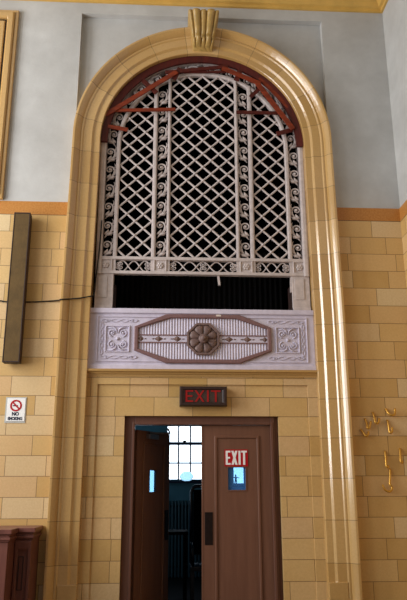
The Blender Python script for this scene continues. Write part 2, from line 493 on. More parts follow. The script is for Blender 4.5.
for a, b, ztp in ((HX[1], HX[2], None), (HX[5], HX[6], ZC)):
    for sx in (-1, 1):
        mb = MB(); cx = GX + sx * (a + b) / 2
        top = ztp if ztp else ZC + sqrt(R1 ** 2 - b ** 2) - .02
        nn = int((top - ZG0) / .265 + .3); h = (top - ZG0) / nn
        for i in range(nn):
            scroll_unit(mb, (lambda al, be, i=i: (cx + al * (b - a) / .120, ZG0 + .03 + i * h + be * h / .265)), YG, sg=-sx if False else 1 if sx < 0 else -1)
        mb.build('scroll_strip', 'grille', groot)
mb = MB(); nn = 7; rm = (R2 + HX[6]) / 2
for sx in (-1, 1):
    for i in range(nn):
        a0 = (pi / 2) * i / nn; da = (pi / 2) / nn
        def fm(al, be, a0=a0, da=da, sx=sx):
            a = a0 + .02 + da * be / .265; r = rm - al * sx * -1 if False else rm + al
            return (GX + sx * r * cos(a), ZC + r * sin(a))
        scroll_unit(mb, fm, YG, sg=1)
mb.build('scroll_arch', 'grille', groot)
# bottom frieze
fr = MB()
fr.box(GX - 1.27, GX + 1.27, YG - .045, YG + .03, 4.252, 4.292).box(GX - 1.27, GX + 1.27, YG - .045, YG + .03, 4.066, 4.105)
fr.build('frieze_rail', 'grille', groot, bevel=.005)
def frieze(x0, x1, nov):
    mb = MB(); zc, zh = 4.1785, .066; L = x1 - x0
    for s_ in (-1, 1):
        pts = [(x0 + L * i / 80, YG - .004 * s_, zc + s_ * zh * sin(pi * (nov + 0.) * i / 80 + (pi / 2 if nov % 2 == 0 else 0) * 0)) for i in range(81)]
        mb.tube(pts, .009, 5)
    return mb, zc
for x0, x1, nov in ((-HX[3] - .42, -HX[3], 3), (-HX[0], HX[0], 5), (HX[3], HX[3] + .42, 3)):
    mb, zc = frieze(GX + x0, GX + x1, nov)
    L = x1 - x0
    spots = [.08, .92] if nov == 3 else [.05, .5, .95]
    for q in spots:
        cx = GX + x0 + L * q
        for k in range(4):
            a = pi / 4 + k * pi / 2
            px, pz = cx + .030 * cos(a), zc + .030 * sin(a)
            mb.tube([(x, YG - .01, z) for x, z in spiral(px, pz, .024, a + pi, 1.2, 1 if k % 2 else -1, 14, .3)], .006, 5)
        mb.lathe([(.014, 0), (.01, .014)], (cx, YG - .01, zc), 'y', 8)
    mb.build('frieze', 'grille', groot)
for a, b in ((HX[0] - .002, HX[3] + .002), (HX[5] - .04, HX[7])):
    for sx in (-1, 1):
        xa, xb = sorted((GX + sx * a, GX + sx * b)); cx = (xa + xb) / 2
        mb = MB().box(xa, xb, YG - .03, YG + .03, 4.08, 4.275)
        h = min(.08, (xb - xa) / 2 - .02)
        sq = lambda r: [(cx - r, 4.1785 - r), (cx + r, 4.1785 - r), (cx + r, 4.1785 + r), (cx - r, 4.1785 + r)]
        mb.ring(sq(h), sq(h - .014), YG - .045, YG - .03, .004)
        mb.build('rosette_block', 'grille', groot)
        r_ = MB(); 
        for k in range(6):
            t_ = k * pi / 3
            r_.lathe([(.018, 0), (.015, .012), (.005, .018)], (cx + .026 * cos(t_), YG - .03, 4.1785 + .026 * sin(t_)), 'y', 8)
        r_.lathe([(.014, 0), (.012, .018), (.004, .024)], (cx, YG - .03, 4.1785), 'y', 10)
        r_.build('rosette', 'grille', groot)
# short piers either side of the open slot
for sx in (-1, 1):
    xa, xb = sorted((GX + sx * 1.105, GX + sx * HX[7]))
    mb = MB().box(xa, xb, YG - .03, YG + .1, 3.613, 4.07).box(xa, xb - 0, YG - .05, YG + .1, 3.613, 3.66)
    mb.box(xa + .03, xb - .07, YG - .038, YG - .03, 3.76, 4.03)
    mb.build('pier', 'grille', groot, bevel=.006)
o = MB().bar((GX + .187, 4.07), (GX + .200, 3.94), .026, YG - .02, YG + .01).build('hanging_strip', 'grille', groot)
o['label'] = 'loose pale strip hanging into the dark slot'
o = MB().bar((GX + 1.105, 4.07), (GX + 1.10, 3.86), .035, YG - .02, YG + .01).build('hanging_strip', 'grille', groot)
for sx in (-1, 1):
    mb = MB().box(GX + sx * 1.075, GX + sx * 1.108, YG + .02, YG + .12, 3.613, 3.94).box(GX + sx * 1.085, GX + sx * 1.1, YG, YG + .02, 3.613, 3.9)
    o = mb.build('slot_post', 'case', groot); o['label'] = 'dark wooden post at the end of the open slot'

# chamber behind, its darkness put into the near-black colour of the box
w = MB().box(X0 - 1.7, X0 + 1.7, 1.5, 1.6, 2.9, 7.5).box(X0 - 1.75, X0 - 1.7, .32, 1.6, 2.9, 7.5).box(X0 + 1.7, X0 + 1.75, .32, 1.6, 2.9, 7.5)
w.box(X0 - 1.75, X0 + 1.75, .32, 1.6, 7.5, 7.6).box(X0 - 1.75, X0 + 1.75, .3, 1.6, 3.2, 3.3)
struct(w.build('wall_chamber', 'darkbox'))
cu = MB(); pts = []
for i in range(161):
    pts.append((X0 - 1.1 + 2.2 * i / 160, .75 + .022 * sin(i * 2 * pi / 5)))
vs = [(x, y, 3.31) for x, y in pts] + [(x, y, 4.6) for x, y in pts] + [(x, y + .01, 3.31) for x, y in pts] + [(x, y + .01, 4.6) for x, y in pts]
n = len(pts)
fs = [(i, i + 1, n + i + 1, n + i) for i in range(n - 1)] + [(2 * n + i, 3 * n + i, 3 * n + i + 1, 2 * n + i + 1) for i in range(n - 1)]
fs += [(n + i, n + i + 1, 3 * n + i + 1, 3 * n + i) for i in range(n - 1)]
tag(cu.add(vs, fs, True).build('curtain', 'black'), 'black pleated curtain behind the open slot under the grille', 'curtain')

# ------------------------------------------------------------------ red timber arch and boards
root = thing('timber_centering', 'dark red arched timber strip with loose boards nailed across the top of the grille', 'timber frame', (GX, .1, ZC))
mb = MB(); seg = 44; vs = []; fs = []
prof = [(1.235, .088), (1.235, .055), (1.316, .035), (1.316, .088)]
for i in range(seg + 1):
    a = pi * i / seg
    for r, y in prof: vs.append((X0 + r * cos(a), y, ZC + r * sin(a)))
for k in range(seg): fs += [(k * 4 + i, k * 4 + (i + 1) % 4, k * 4 + 4 + (i + 1) % 4, k * 4 + 4 + i) for i in range(4)]
fs += [(0, 1, 2, 3), tuple(range(seg * 4 + 3, seg * 4 - 1, -1))]
mb.add(vs, fs).build('arched_strip', 'redarch', root)
def K(p): return (p[0] * .986, 1.55 + (p[1] - 1.55) * .986)
planks = [((-.79, 6.363), (.046, 6.405), .045, .045, 'redwood'), ((-.93, 6.25), (.061, 6.977), .062, .028, 'redwood'),
          ((-.10, 6.97), (.763, 7.095), .05, .045, 'redarch'), ((.02, 6.99), (.74, 7.02), .03, .06, 'redarch'),
          ((.679, 7.06), (1.20, 6.826), .06, .03, 'redwood'), ((1.15, 6.835), (1.62, 6.142), .066, .022, 'redwood'),
          ((1.19, 6.93), (1.574, 6.482), .05, .045, 'redwood'), ((.863, 6.391), (1.46, 6.395), .045, .05, 'redarch'),
          ((1.40, 6.08), (1.62, 6.15), .06, .05, 'redarch'), ((-.86, 6.13), (-.58, 6.084), .05, .05, 'redwood'),
          ((-.40, 6.84), (-.21, 6.65), .06, .048, 'redarch'), ((1.06, 6.63), (1.19, 6.77), .05, .05, 'redarch'),
          ((.02, 6.87), (.10, 7.05), .06, .05, 'redarch'), ((.87, 6.88), (.93, 7.05), .07, .05, 'redarch')]
for p, q, wd, y, m_ in planks:
    MB().bar(K(p), K(q), wd, y, y + .022).build('plank', m_, root, bevel=.003)

# ------------------------------------------------------------------ relief panel
PY = .07
proot = thing('relief_panel', 'lilac-grey moulded panel with octagonal mauve frame and central flower, below the grille', 'panel', (X0, PY, 2.868))
PL, PR = X0 - 1.37, X0 + 1.35
mb = MB().box(PL, PR, PY, PY + .12, 2.868, 3.612)
mb.box(PL, PR, PY - .022, PY, 3.55, 3.612).box(PL, PR, PY - .02, PY, 2.868, 2.93)
mb.build('backboard', 'panel', proot, bevel=.008)
OX = .405
def octo(d):
    """outer octagon of the mauve frame shrunk by d"""
    e = d * .72
    return [(OX - .44 + e * 1.3, 2.945 + d), (OX + .44 - e * 1.3, 2.945 + d), (OX + .82 - d, 3.098 + e * .55), (OX + .82 - d, 3.385 - e * .55),
            (OX + .44 - e * 1.3, 3.54 - d), (OX - .44 + e * 1.3, 3.54 - d), (OX - .82 + d, 3.385 - e * .55), (OX - .82 + d, 3.098 + e * .55)]
mb = MB().ring(octo(0), octo(.048), PY - .035, PY + .001, .008)
mb.build('octagonal_frame', 'mauve', proot)
MB().bar((OX + .155, 3.527), (OX + .215, 3.527), .022, PY - .038, PY - .034).build('paper_chip', 'chip', proot)
# flutes clipped to the octagon
ip = octo(.046)
def zr(x):
    ax = abs(x - OX); xa = .44 - .033 * 1.3; xb = .82 - .046
    if ax <= xa: return 2.945 + .046, 3.54 - .046
    t_ = min(1, (ax - xa) / (xb - xa)); e = .046 * .72 * .55
    return 2.991 + t_ * (3.098 + e - 2.991), 3.494 + t_ * (3.385 - e - 3.494)
mb = MB(); nr = 46
for i in range(nr):
    x = OX - .765 + 1.53 * (i + .5) / nr; a, b = zr(x)
    mb.bar((x, a), (x, 3.195), .025, PY - .004, PY + .001, .006); mb.bar((x, 3.285), (x, b), .025, PY - .004, PY + .001, .006)
mb.build('fluted_field', 'panel', proot)
mb = MB().box(OX - .775, OX + .775, PY - .010, PY + .001, 3.20, 3.28)
mb.build('centre_band', 'panel', proot)
mb = MB().box(OX - .775, OX + .775, PY - .018, PY, 3.188, 3.202).box(OX - .775, OX + .775, PY - .018, PY, 3.278, 3.292)
mb.build('band_bead', 'mauve', proot)
for q in (-.74, -.53, -.31, .31, .53, .74):
    x = OX + q; mb = MB()
    hw = .055 if abs(q) < .7 else .035
    v = [(x - hw, PY - .010, 3.24), (x, PY - .010, 3.205), (x + hw, PY - .010, 3.24), (x, PY - .010, 3.275), (x, PY - .028, 3.24)]
    mb.add(v, [(0, 1, 4), (1, 2, 4), (2, 3, 4), (3, 0, 4), (3, 2, 1, 0)])
    for s_ in (-1, 1):
        mb.tube([(x + s_ * (hw + .005), PY - .012, 3.24), (x + s_ * (hw + .03), PY - .012, 3.24)], [.010, .003], 5)
    mb.build('diamond_ornament', 'bronze', proot)
rp = thing
oc = lambda r: [(OX + r / cos(pi / 8) * cos(pi / 8 + k * pi / 4), 3.238 + r / cos(pi / 8) * sin(pi / 8 + k * pi / 4)) for k in range(8)]
mb = MB().prism(oc(.19), PY - .025, PY).ring(oc(.195), oc(.165), PY - .045, PY - .02, .008)
ro = mb.build('rosette_plate', 'bronze', proot)
mb = MB()
for k in range(8):
    a = k * pi / 4 + pi / 8; ca, sa = cos(a), sin(a)
    v = []; rows = [(.045, .018, .022), (.080, .034, .034), (.12, .049, .040), (.148, .050, .034), (.166, .030, .018)]
    for r, hw, d in rows:
        for s_, dd in ((-1, .15), (-.5, .9), (0, .6), (.5, .9), (1, .15)):
            v.append((OX + r * ca - s_ * hw * sa, PY - .025 - d * dd, 3.238 + r * sa + s_ * hw * ca))
    f = [(i * 5 + j, i * 5 + j + 1, i * 5 + j + 6, i * 5 + j + 5) for i in range(4) for j in range(4)]
    mb.add(v, f, True)
mb.build('petals', 'bronze', ro)
MB().lathe([(.058, 0), (.056, .03), (.046, .05), (.036, .045), (.030, .055), (.026, .075), (.012, .082)], (OX, PY - .035, 3.238), 'y', 20).build('flower_eye', 'bronze', ro)
# carved side squares and border
for sx in (-1, 1):
    cx = OX + sx * 1.02; cz = 3.238; mb = MB()
    sq = lambda a, b: [(cx - a, cz - b), (cx + a, cz - b), (cx + a, cz + b), (cx - a, cz + b)]
    mb.ring(sq(.145, .16), sq(.133, .148), PY - .016, PY + .001, .004)
    for ux in (-1, 1):
        for uz in (-1, 1):
            px, pz = cx + ux * .065, cz + uz * .07
            mb.tube([(x, PY - .008, z) for x, z in spiral(px, pz, .045, uz * -pi / 2, 1.4, ux * uz, 22, .2)], [.008 - .004 * i / 22 for i in range(23)], 6)
            mb.tube([(px - ux * .06, PY - .006, pz), (px - ux * .045, PY - .012, pz + uz * .045), (px - ux * .01, PY - .012, pz + uz * .068), (px + ux * .05, PY - .004, pz + uz * .06)], [.004, .009, .008, .003], 6)
            mb.lathe([(.016, 0), (.012, .014), (.004, .018)], (px, PY, pz), 'y', 8)
    mb.lathe([(.022, 0), (.018, .018), (.006, .024)], (cx, PY, cz), 'y', 10)
    mb.build('carved_square', 'panel', proot)
mb = MB()
rc = lambda a, b: [(OX - a, 3.238 - b), (OX + a, 3.238 - b), (OX + a, 3.238 + b), (OX - a, 3.238 + b)]
mb.ring(rc(1.262, .277), rc(1.25, .265), PY - .013, PY + .001, .004)
mb.ring(rc(1.185, .195), rc(1.175, .187), PY - .010, PY + .001, .003) if False else None
for sx in (-1, 1):
    for sz in (-1, 1):
        for s_ in (-1, 1):
            pts = [(OX + sx * (.60 + .6 * i / 40) if False else OX + sx * (.78 + .44 * i / 40), PY - .004, 3.238 + sz * (.222 + s_ * .018 * sin(i * pi / 10))) for i in range(41)]
            mb.tube(pts, .0055, 5)
    for s_ in (-1, 1):
        pts = [(OX + sx * (1.207 + s_ * .016 * sin(i * pi / 8)), PY - .004, 3.238 - .2 + .4 * i / 40) for i in range(41)]
        mb.tube(pts, .0055, 5)
    for sz in (-1, 1):
        for q in (.85, 1.0, 1.15): mb.lathe([(.012, 0), (.006, .012)], (OX + sx * q, PY, 3.238 + sz * .222), 'y', 7)
mb.build('carved_border', 'panel', proot)

# ------------------------------------------------------------------ doorway
FY0, FY1 = .13, .26
FXL, FXR, FZ = -.384, 1.193, 2.237
mb = MB().box(DX0 + .001, FXL, FY0, FY1, 0, DZ - .001).box(FXR, DX1 - .045, FY0, FY1, 0, DZ - .001).box(FXL, FXR, FY0, FY1, FZ, DZ - .001)
mb.box(DX1 - .045, DX1 - .001, FY0 + .03, FY1, 0, DZ - .001)
mb.box(FXL - .03, FXL, FY0 - .012, FY0, 0, FZ + .03).box(FXR, FXR + .03, FY0 - .012, FY0, 0, FZ + .03).box(FXL, FXR, FY0 - .012, FY0, FZ, FZ + .03)
struct(mb.build('trim_3', 'frame', bevel=.005))
def leaf_mesh(w, t, h, px0, px1, pz0, pz1, gx0, gx1, gz0, gz1):
    """door leaf in local x 0..w, y 0..t with an opening for the vision pane and a raised panel moulding on its face"""
    mb = MB()
    mb.box(0, gx0, 0, t, .01, h).box(gx1, w, 0, t, .01, h).box(gx0, gx1, 0, t, .01, gz0).box(gx0, gx1, 0, t, gz1, h)
    return mb
def rect(a, b, c, d): return [(a, c), (b, c), (b, d), (a, d)]
def put(o, loc, rz):
    o.location = loc; o.rotation_euler.z = rz
def leaf(name, loc, rz, w, h, gx0, gx1, gz0, gz1, px0, px1, pz0, pz1):
    d = leaf_mesh(w, .045, h, px0, px1, pz0, pz1, gx0, gx1, gz0, gz1).build(name, 'door'); struct(d); put(d, loc, rz)
    m = MB().ring(rect(px0, px1, pz0, pz1), rect(px0 + .03, px1 - .03, pz0 + .03, pz1 - .03), -.014, .001, .006)
    m.build('panel_moulding', 'door', d)
    m = MB().box(gx0 - .003, gx1 + .003, .016, .022, gz0 - .003, gz1 + .003); m.build('vision_pane', 'vision', d)
    m = MB().ring(rect(gx0 - .012, gx1 + .012, gz0 - .012, gz1 + .012), rect(gx0, gx1, gz0, gz1), -.006, .002); m.build('pane_bead', 'door', d)
    return d
rx = .403
dr = leaf('door_1', (rx, .16, 0), 0, FXR - rx, FZ - .004, .692 - rx, .895 - rx, 1.508, 1.757, .135, .658, .22, 2.115)
MB().box(.022, .112, -.006, .001, .92, 1.268).build('push_plate', 'plate', dr, bevel=.003)
MB().box(-.012, .006, -.004, .049, .01, FZ - .006).build('meeting_strip', 'door', dr)
ang = math.radians(61)
dl = leaf('door_2', (-.36, .265, 0), ang, .79, 2.19, .285, .485, 1.485, 1.735, .14, .66, .22, 2.06)
MB().box(.68, .77, -.006, .001, .92, 1.268).build('push_plate', 'plate', dl, bevel=.003)
cl = MB().box(.20, .42, -.055, -.001, 2.10, 2.155); cl = cl.build('door_closer', 'steel', dl, bevel=.006)
MB().tube([(.25, -.03, 2.165), (.40, -.22, 2.17), (.20, -.30, 2.20)], .012, 6).build('closer_arm', 'steel', cl)

# red EXIT sign stuck on the right leaf
def letter(mb, ch, x, z, w, h, s, y0, y1):
    if ch == 'E':
        mb.box(x, x + s, y0, y1, z, z + h)
        for q in (0, (h - s * .85) / 2, h - s * .85): mb.box(x + s, x + (w if q != (h - s * .85) / 2 else w * .9), y0, y1, z + q, z + q + s * .85)
    elif ch == 'X':
        k = s * 1.12
        mb.prism([(x, z), (x + k, z), (x + w, z + h), (x + w - k, z + h)], y0, y1)
        a = [(x + w - k, z), (x + w, z), (x + w / 2 + k * .5, z + h / 2), (x + w / 2 - k * .5, z + h / 2)]
        b = [(x, z + h), (x + k, z + h), (x + w / 2 + k * .5, z + h / 2), (x + w / 2 - k * .5, z + h / 2)]
        mb.prism(a, y0 - .0002, y1); mb.prism(b, y0 - .0002, y1)
    elif ch == 'I': mb.box(x, x + s, y0, y1, z, z + h)
    elif ch == 'T':
        mb.box(x, x + w, y0, y1, z + h - s * .85, z + h); mb.box(x + (w - s) / 2, x + (w + s) / 2, y0, y1, z, z + h - s * .85)
ex0, ex1, ez0, ez1 = .655, .925, 1.768, 1.958
root = thing('exit_sign', 'bright red EXIT sign with white letters stuck on the closed right-hand door', 'sign', (.79, .16, ez0))
MB().box(ex0, ex1, .154, .1595, ez0, ez1).build('red_plate', 'red', root)
mb = MB(); h = .158; z = ez0 + .018
for ch, x, wd in (('E', ex0 + .013, .056), ('X', ex0 + .078, .072), ('I', ex0 + .161, .024), ('T', ex0 + .193, .066)):
    letter(mb, ch, x, z, wd, h, .024, .1515, .1545)
mb.build('lettering', 'white', root)

# old boxed EXIT sign over the door
root = thing('exit_sign_box', 'old dark framed box sign with dim red EXIT letters above the doorway', 'sign', (.40, YI, 2.435))
bx0, bx1, bz0, bz1, by = .128, .675, 2.438, 2.662, -.04
MB().ring(rect(bx0, bx1, bz0, bz1), rect(bx0 + .042, bx1 - .042, bz0 + .04, bz1 - .04), by, YI - .001, .01).build('box_frame', 'boxframe', root)
MB().box(bx0 + .04, bx1 - .04, by + .015, by + .03, bz0 + .038, bz1 - .038).build('glass_face', 'boxglass', root)
for x in (bx0 + .042, bx1 - .056): MB().box(x, x + .014, by + .004, by + .02, bz0 + .04, bz1 - .04).build('side_bar', 'steel' if x > .5 else 'boxframe', root)
mb = MB(); z = bz0 + .045; h = .134
for ch, x, wd in (('E', bx0 + .068, .088), ('X', bx0 + .172, .115), ('I', bx0 + .315, .022), ('T', bx0 + .362, .11)):
    letter(mb, ch, x, z, wd, h, .021, by + .009, by + .0155)
mb.build('lettering', 'deepred', root)

# ------------------------------------------------------------------ no smoking sign
root = thing('no_smoking_sign', 'small white NO SMOKING notice with a red prohibition circle on the left tiles', 'sign', (-1.73, 0, 2.25))
nx0, nx1, nz0, nz1 = -1.832, -1.625, 2.253, 2.518
MB().box(nx0 - .012, nx1 + .012, -.006, -.0005, nz0 - .012, nz1 + .012).build('backing', 'paper', root)
MB().box(nx0 + .006, nx1 + .002, -.010, -.0055, nz0 + .008, nz1).build('white_plate', 'white', root)
cx, cz = (nx0 + nx1) / 2 + .002, 2.434
ci = lambda r: [(cx + r * cos(2 * pi * k / 32), cz + r * sin(2 * pi * k / 32)) for k in range(32)]
mb = MB().ring(ci(.066), ci(.047), -.0125, -.0095).bar((cx - .036, cz + .036), (cx + .036, cz - .036), .017, -.0127, -.0095)
mb.build('prohibition_ring', 'red', root)
MB().box(cx - .036, cx + .022, -.0112, -.0095, cz - .008, cz + .006).build('cigarette', 'ink', root)
def text(s, size, x, y, z, mat, name, parent, sx=1., bold=.0, align='CENTER'):
    cu = bpy.data.curves.new(name, 'FONT'); cu.body = s; cu.size = size; cu.align_x = align; cu.extrude = .001; cu.offset = bold
    ob = bpy.data.objects.new(name + '_tmp', cu); COL.objects.link(ob)
    dg = bpy.context.evaluated_depsgraph_get(); me = bpy.data.meshes.new_from_object(ob.evaluated_get(dg))
    bpy.data.objects.remove(ob)
    me.transform(Matrix.Translation((x, y, z)) @ Matrix.Rotation(pi / 2, 4, 'X') @ Matrix.Diagonal((sx, 1, 1, 1)))
    me.materials.clear(); me.materials.append(M[mat]); me.name = name
    o = bpy.data.objects.new(name, me); COL.objects.link(o); o.parent = parent
    o.matrix_parent_inverse = Matrix.Translation(parent.location).inverted()
    return o
text('NO', .052, cx, -.0105, 2.324, 'ink', 'lettering', root, .95, .003)
text('SMOKING', .045, cx, -.0105, 2.274, 'ink', 'lettering', root, .80, .0026)

# ------------------------------------------------------------------ column loudspeaker
root = thing('column_speaker', 'tall narrow brown column loudspeaker fixed to the tiles at left', 'speaker', (-1.79, 0, 2.91))
sx0, sx1, sz0, sz1, sy = -1.888, -1.695, 2.905, 4.74, -.15
MB().box(sx0, sx1, sy + .012, -.034, sz0, sz1).build('cabinet_case', 'case', root, bevel=.006)
for z in (3.15, 4.45): MB().box(sx0 + .05, sx1 - .05, -.035, -.001, z, z + .06).build('bracket', 'plate', root)
MB().ring(rect(sx0, sx1, sz0, sz1), rect(sx0 + .012, sx1 - .012, sz0 + .015, sz1 - .015), sy - .004, sy + .013, .003).build('front_rim', 'case', root)
MB().box(sx0 + .011, sx1 - .011, sy, sy + .013, sz0 + .014, sz1 - .014).build('grille_cloth', 'cloth', root)

# ------------------------------------------------------------------ slack cable
pts = [(-2.6, -.012, 3.72), (-2.3, -.014, 3.685), (-2.0, -.013, 3.665), (-1.95, -.012, 3.655), (-1.65, -.012, 3.655), (-1.4, -.012, 3.672), (-1.30, -.018, 3.683), (-1.288, -.045, 3.684), (-1.288, -.115, 3.66), (-1.276, -.141, 3.655), (-1.24, -.142, 3.657), (-1.17, -.085, 3.678),
       (-1.05, -.064, 3.698), (-.95, -.036, 3.727), (-.916, -.022, 3.735), (-.906, .03, 3.80), (-.902, .07, 3.95), (-.885, .075, 4.2), (-.868, .078, 4.5), (-.86, .08, 4.75)]
cv = bpy.data.curves.new('cable_path', 'CURVE')
def smooth_path(P, k=6):
    P = [Vector(p) for p in P]; out = []
    for i in range(len(P) - 1):
        p0, p1, p2, p3 = P[max(i - 1, 0)], P[i], P[i + 1], P[min(i + 2, len(P) - 1)]
        for j in range(k):
            t_ = j / k
            out.append(.5 * ((2 * p1) + (p2 - p0) * t_ + (2 * p0 - 5 * p1 + 4 * p2 - p3) * t_ ** 2 + (3 * p1 - p0 - 3 * p2 + p3) * t_ ** 3))
    return out + [P[-1]]
bpy.data.curves.remove(cv)
tag(MB().tube(smooth_path(pts), .008, 6).build('cable', 'cable'), 'thin black cable slung across the left tiles and up beside the grille', 'cable')

# ------------------------------------------------------------------ wall hooks
HK = [
 ([(2.536, 2.410), (2.550, 2.364), (2.584, 2.335), (2.620, 2.353), (2.632, 2.416)], 'wide U-shaped brass hook, highest of those on the right tiles'),
 ([(2.377, 2.369), (2.383, 2.306), (2.388, 2.249), (2.418, 2.249), (2.439, 2.300)], 'brass J hook, upper right one of the slanting row of three on the right tiles'),
 ([(2.280, 2.294), (2.290, 2.237), (2.290, 2.186), (2.315, 2.203), (2.337, 2.266)], 'brass hook in the middle of the slanting row of three on the right tiles'),
 ([(2.225, 2.174), (2.245, 2.129), (2.266, 2.098), (2.292, 2.124), (2.297, 2.152)], 'V-shaped brass hook nearest the arch, lower left of the slanting three'),
 ([(2.543, 2.278), (2.543, 2.204), (2.547, 2.135), (2.572, 2.153), (2.579, 2.198)], 'brass J hook directly below the wide U-shaped hook'),
 ([(2.486, 1.927), (2.482, 1.844), (2.477, 1.767), (2.495, 1.750), (2.503, 1.772)], 'straight slim brass hook above the large looped hook'),
 ([(2.663, 1.955), (2.653, 1.877), (2.646, 1.822), (2.659, 1.800), (2.669, 1.822)], 'slim brass hook closest to the right edge of the photo'),
 ([(2.529, 1.728), (2.518, 1.646), (2.504, 1.569), (2.523, 1.526), (2.492, 1.488), (2.442, 1.505), (2.418, 1.564)], 'large looped brass hook, lowest on the right tiles'),
]
for pl, lab in HK:
    n = len(pl); P = []
    for i, (x, z) in enumerate(pl):
        t_ = i / (n - 1); y = -.012 - .045 * sin(pi * min(1, t_ * .75)) 
        P.append((x, y, z))
    x, z = pl[0]
    r_ = thing('wall_hook', lab, 'hook', (x, 0, z), 'brass hooks on the right tiles')
    sp = smooth_path(P, 5)
    MB().tube(sp, [.0115 + .002 * sin(pi * i / len(sp)) for i in range(len(sp))], 8).build('hook_arm', 'brass', r_)
    MB().lathe([(.014, 0), (.013, .008), (.008, .014)], (x, -.0005, z), 'y', 10).build('wall_plate', 'brass', r_)

# ------------------------------------------------------------------ wooden counter, lower left
root = thing('wooden_counter', 'reddish brown panelled wooden counter end standing against the lower left tiles', 'counter', (-2.3, -.4, 0))
cz1 = 1.145
CXR = -1.372
mb = MB().box(-3.6, CXR, -.40, -.004, 0, 1.03)
mb.build('carcass', 'cabinet', root, bevel=.004)
mb = MB().box(-3.6, -1.545, -.70, -.402, 0, 1.03); mb.build('projecting_pier', 'cabinet', root, bevel=.006)
fz = MB().ring(rect(-1.540, CXR, .15, 1.025), rect(-1.508, CXR - .035, .30, .93), -.425, -.399, .006); fz.build('bay_frame', 'cabinet', root)
MB().ring(rect(-1.495, -1.445, .55, .87), rect(-1.487, -1.453, .558, .862), -.408, -.398).build('panel_bead', 'case', root)
def counter_cap(mb, x1, y0, y1, dz):
    for z0, z1, o in ((1.03, 1.045, .012), (1.045, 1.07, .022), (1.07, 1.10, .012), (1.10, 1.145, .034)):
        mb.box(-3.6, x1 + o, y0 - o, y1, z0, z1 + dz)
mb = MB(); counter_cap(mb, CXR, -.42, -.004, 0); counter_cap(mb, -1.545, -.70, -.401, .0015)
mb.build('moulded_top', 'cabinet', root, bevel=.005)
MB().box(-3.58, CXR + .006, -.43, -.01, 0, .14).build('base_strip', 'case', root)

# ------------------------------------------------------------------ framed opening, top left
root = thing('gold_frame', 'stepped gold frame with a dark red inner edge high on the plaster at top left', 'frame', (-2.9, 0, 5.1))
gx1, gz1, gx0, gz0 = -2.075, 7.72, -3.9, 4.965
def fr_ring(d0, d1, y0, y1, bev): return MB().ring(rect(gx0 + d0, gx1 - d0, gz0 + d0, gz1 - d0), rect(gx0 + d1, gx1 - d1, gz0 + d1, gz1 - d1), y0, y1, bev)
fr_ring(0, .045, -.05, -.001, .006).build('outer_band', 'gold', root, uvname='run')
fr_ring(.045, .14, -.085, -.001, .02).build('main_band', 'gold', root, uvname='run')
fr_ring(.14, .17, -.03, -.001, .004).build('groove_band', 'case', root)
fr_ring(.17, .23, -.055, -.001, .01).build('inner_band', 'gold', root, uvname='run')
MB().box(gx0 + .22, gx1 - .22, -.02, -.001, gz0 + .22, gz1 - .22).build('infill_panel', 'key', root)
for i in range(8):
    x = gx1 - .27 - i * .18
    MB().box(x - .075, x, -.045, -.019, gz1 - .30, gz1 - .25).box(x - .055, x - .02, -.04, -.019, gz1 - .42, gz1 - .30).build('red_ornament', 'redarch', root)

# ------------------------------------------------------------------ room beyond the doorway
RX0, RX1, RY = -2.2, 3.2, 5.0
sill, wtop = 1.655, 2.95
wins = [(-.76, -.13, 1.42, 2.25), (-.02, .648, 1.655, 2.95), (1.225, 1.87, 1.58, 2.95)]
w = MB(); edge = RX0
for a, b, z0_, z1_ in wins:
    w.box(edge, a, RY, RY + .25, 0, 3.05).box(a, b, RY, RY + .25, 0, z0_).box(a, b, RY, RY + .25, z1_, 3.05); edge = b
w.box(edge, RX1, RY, RY + .25, 0, 3.05)
struct(w.build('wall_back', 'teal'))
struct(MB().box(RX0 - .1, RX0, .3, RY + .25, 0, 3.05).build('wall_back_left', 'teal'))
struct(MB().box(RX1, RX1 + .1, .3, RY + .25, 0, 3.05).build('wall_back_right', 'teal'))
struct(MB().box(RX0 - .1, RX1 + .1, .3, RY + .25, 3.05, 3.15).build('ceiling_back', 'teal'))
for i, (a, b, sill, wtop) in enumerate(wins):
    f = MB()
    f.box(a, a + .012, RY + .06, RY + .12, sill, wtop).box(b - .012, b, RY + .06, RY + .12, sill, wtop)
    f.box(a, b, RY + .06, RY + .12, sill, sill + .02).box(a, b, RY + .06, RY + .12, wtop - .03, wtop)
    f.box(a, b, RY + .04, RY + .12, 2.30, 2.352) if wtop > 2.5 else None
    for k in (1, 2): f.box(a + (b - a) * k / 3 - .014, a + (b - a) * k / 3 + .014, RY + .07, RY + .11, sill, wtop)
    for z in (1.968, 2.66): f.box(a, b, RY + .07, RY + .11, z - .013, z + .013) if z < wtop else None
    wf = struct(f.build('window_%d' % (i + 1), 'bluewood'))
    MB().box(a, b, RY + .13, RY + .14, sill, wtop).build('window_pane', 'sky', wf)
    m_ = (a + b) / 2
    if wtop > 2.5: MB().box(m_ - .03, m_ + .03, RY + .01, RY + .04, 2.345, 2.38).build('sash_latch', 'black', wf)
    MB().box(a - .05, b + .05, RY - .12, RY + .03, sill - .05, sill - .012).build('window_sill', 'bluewood', wf)
bz_ = 1.655 - .0115
tag(MB().lathe([(.045, 0), (.09, .018), (.122, .055), (.128, .085), (.115, .12), (.08, .15), (.035, .167), (.004, .17)], (.352, RY - .06, bz_), 'z', 24).build('glass_globe', 'bowl'),
    'round pale blue glass globe on the sill of the bright window beyond the open door', 'globe')
fg = MB(); fx, fy, fz0 = 1.262, RY - .06, 1.58 - .0115
fg.lathe([(.05, 0), (.045, .02)], (fx, fy, fz0), 'z', 12)
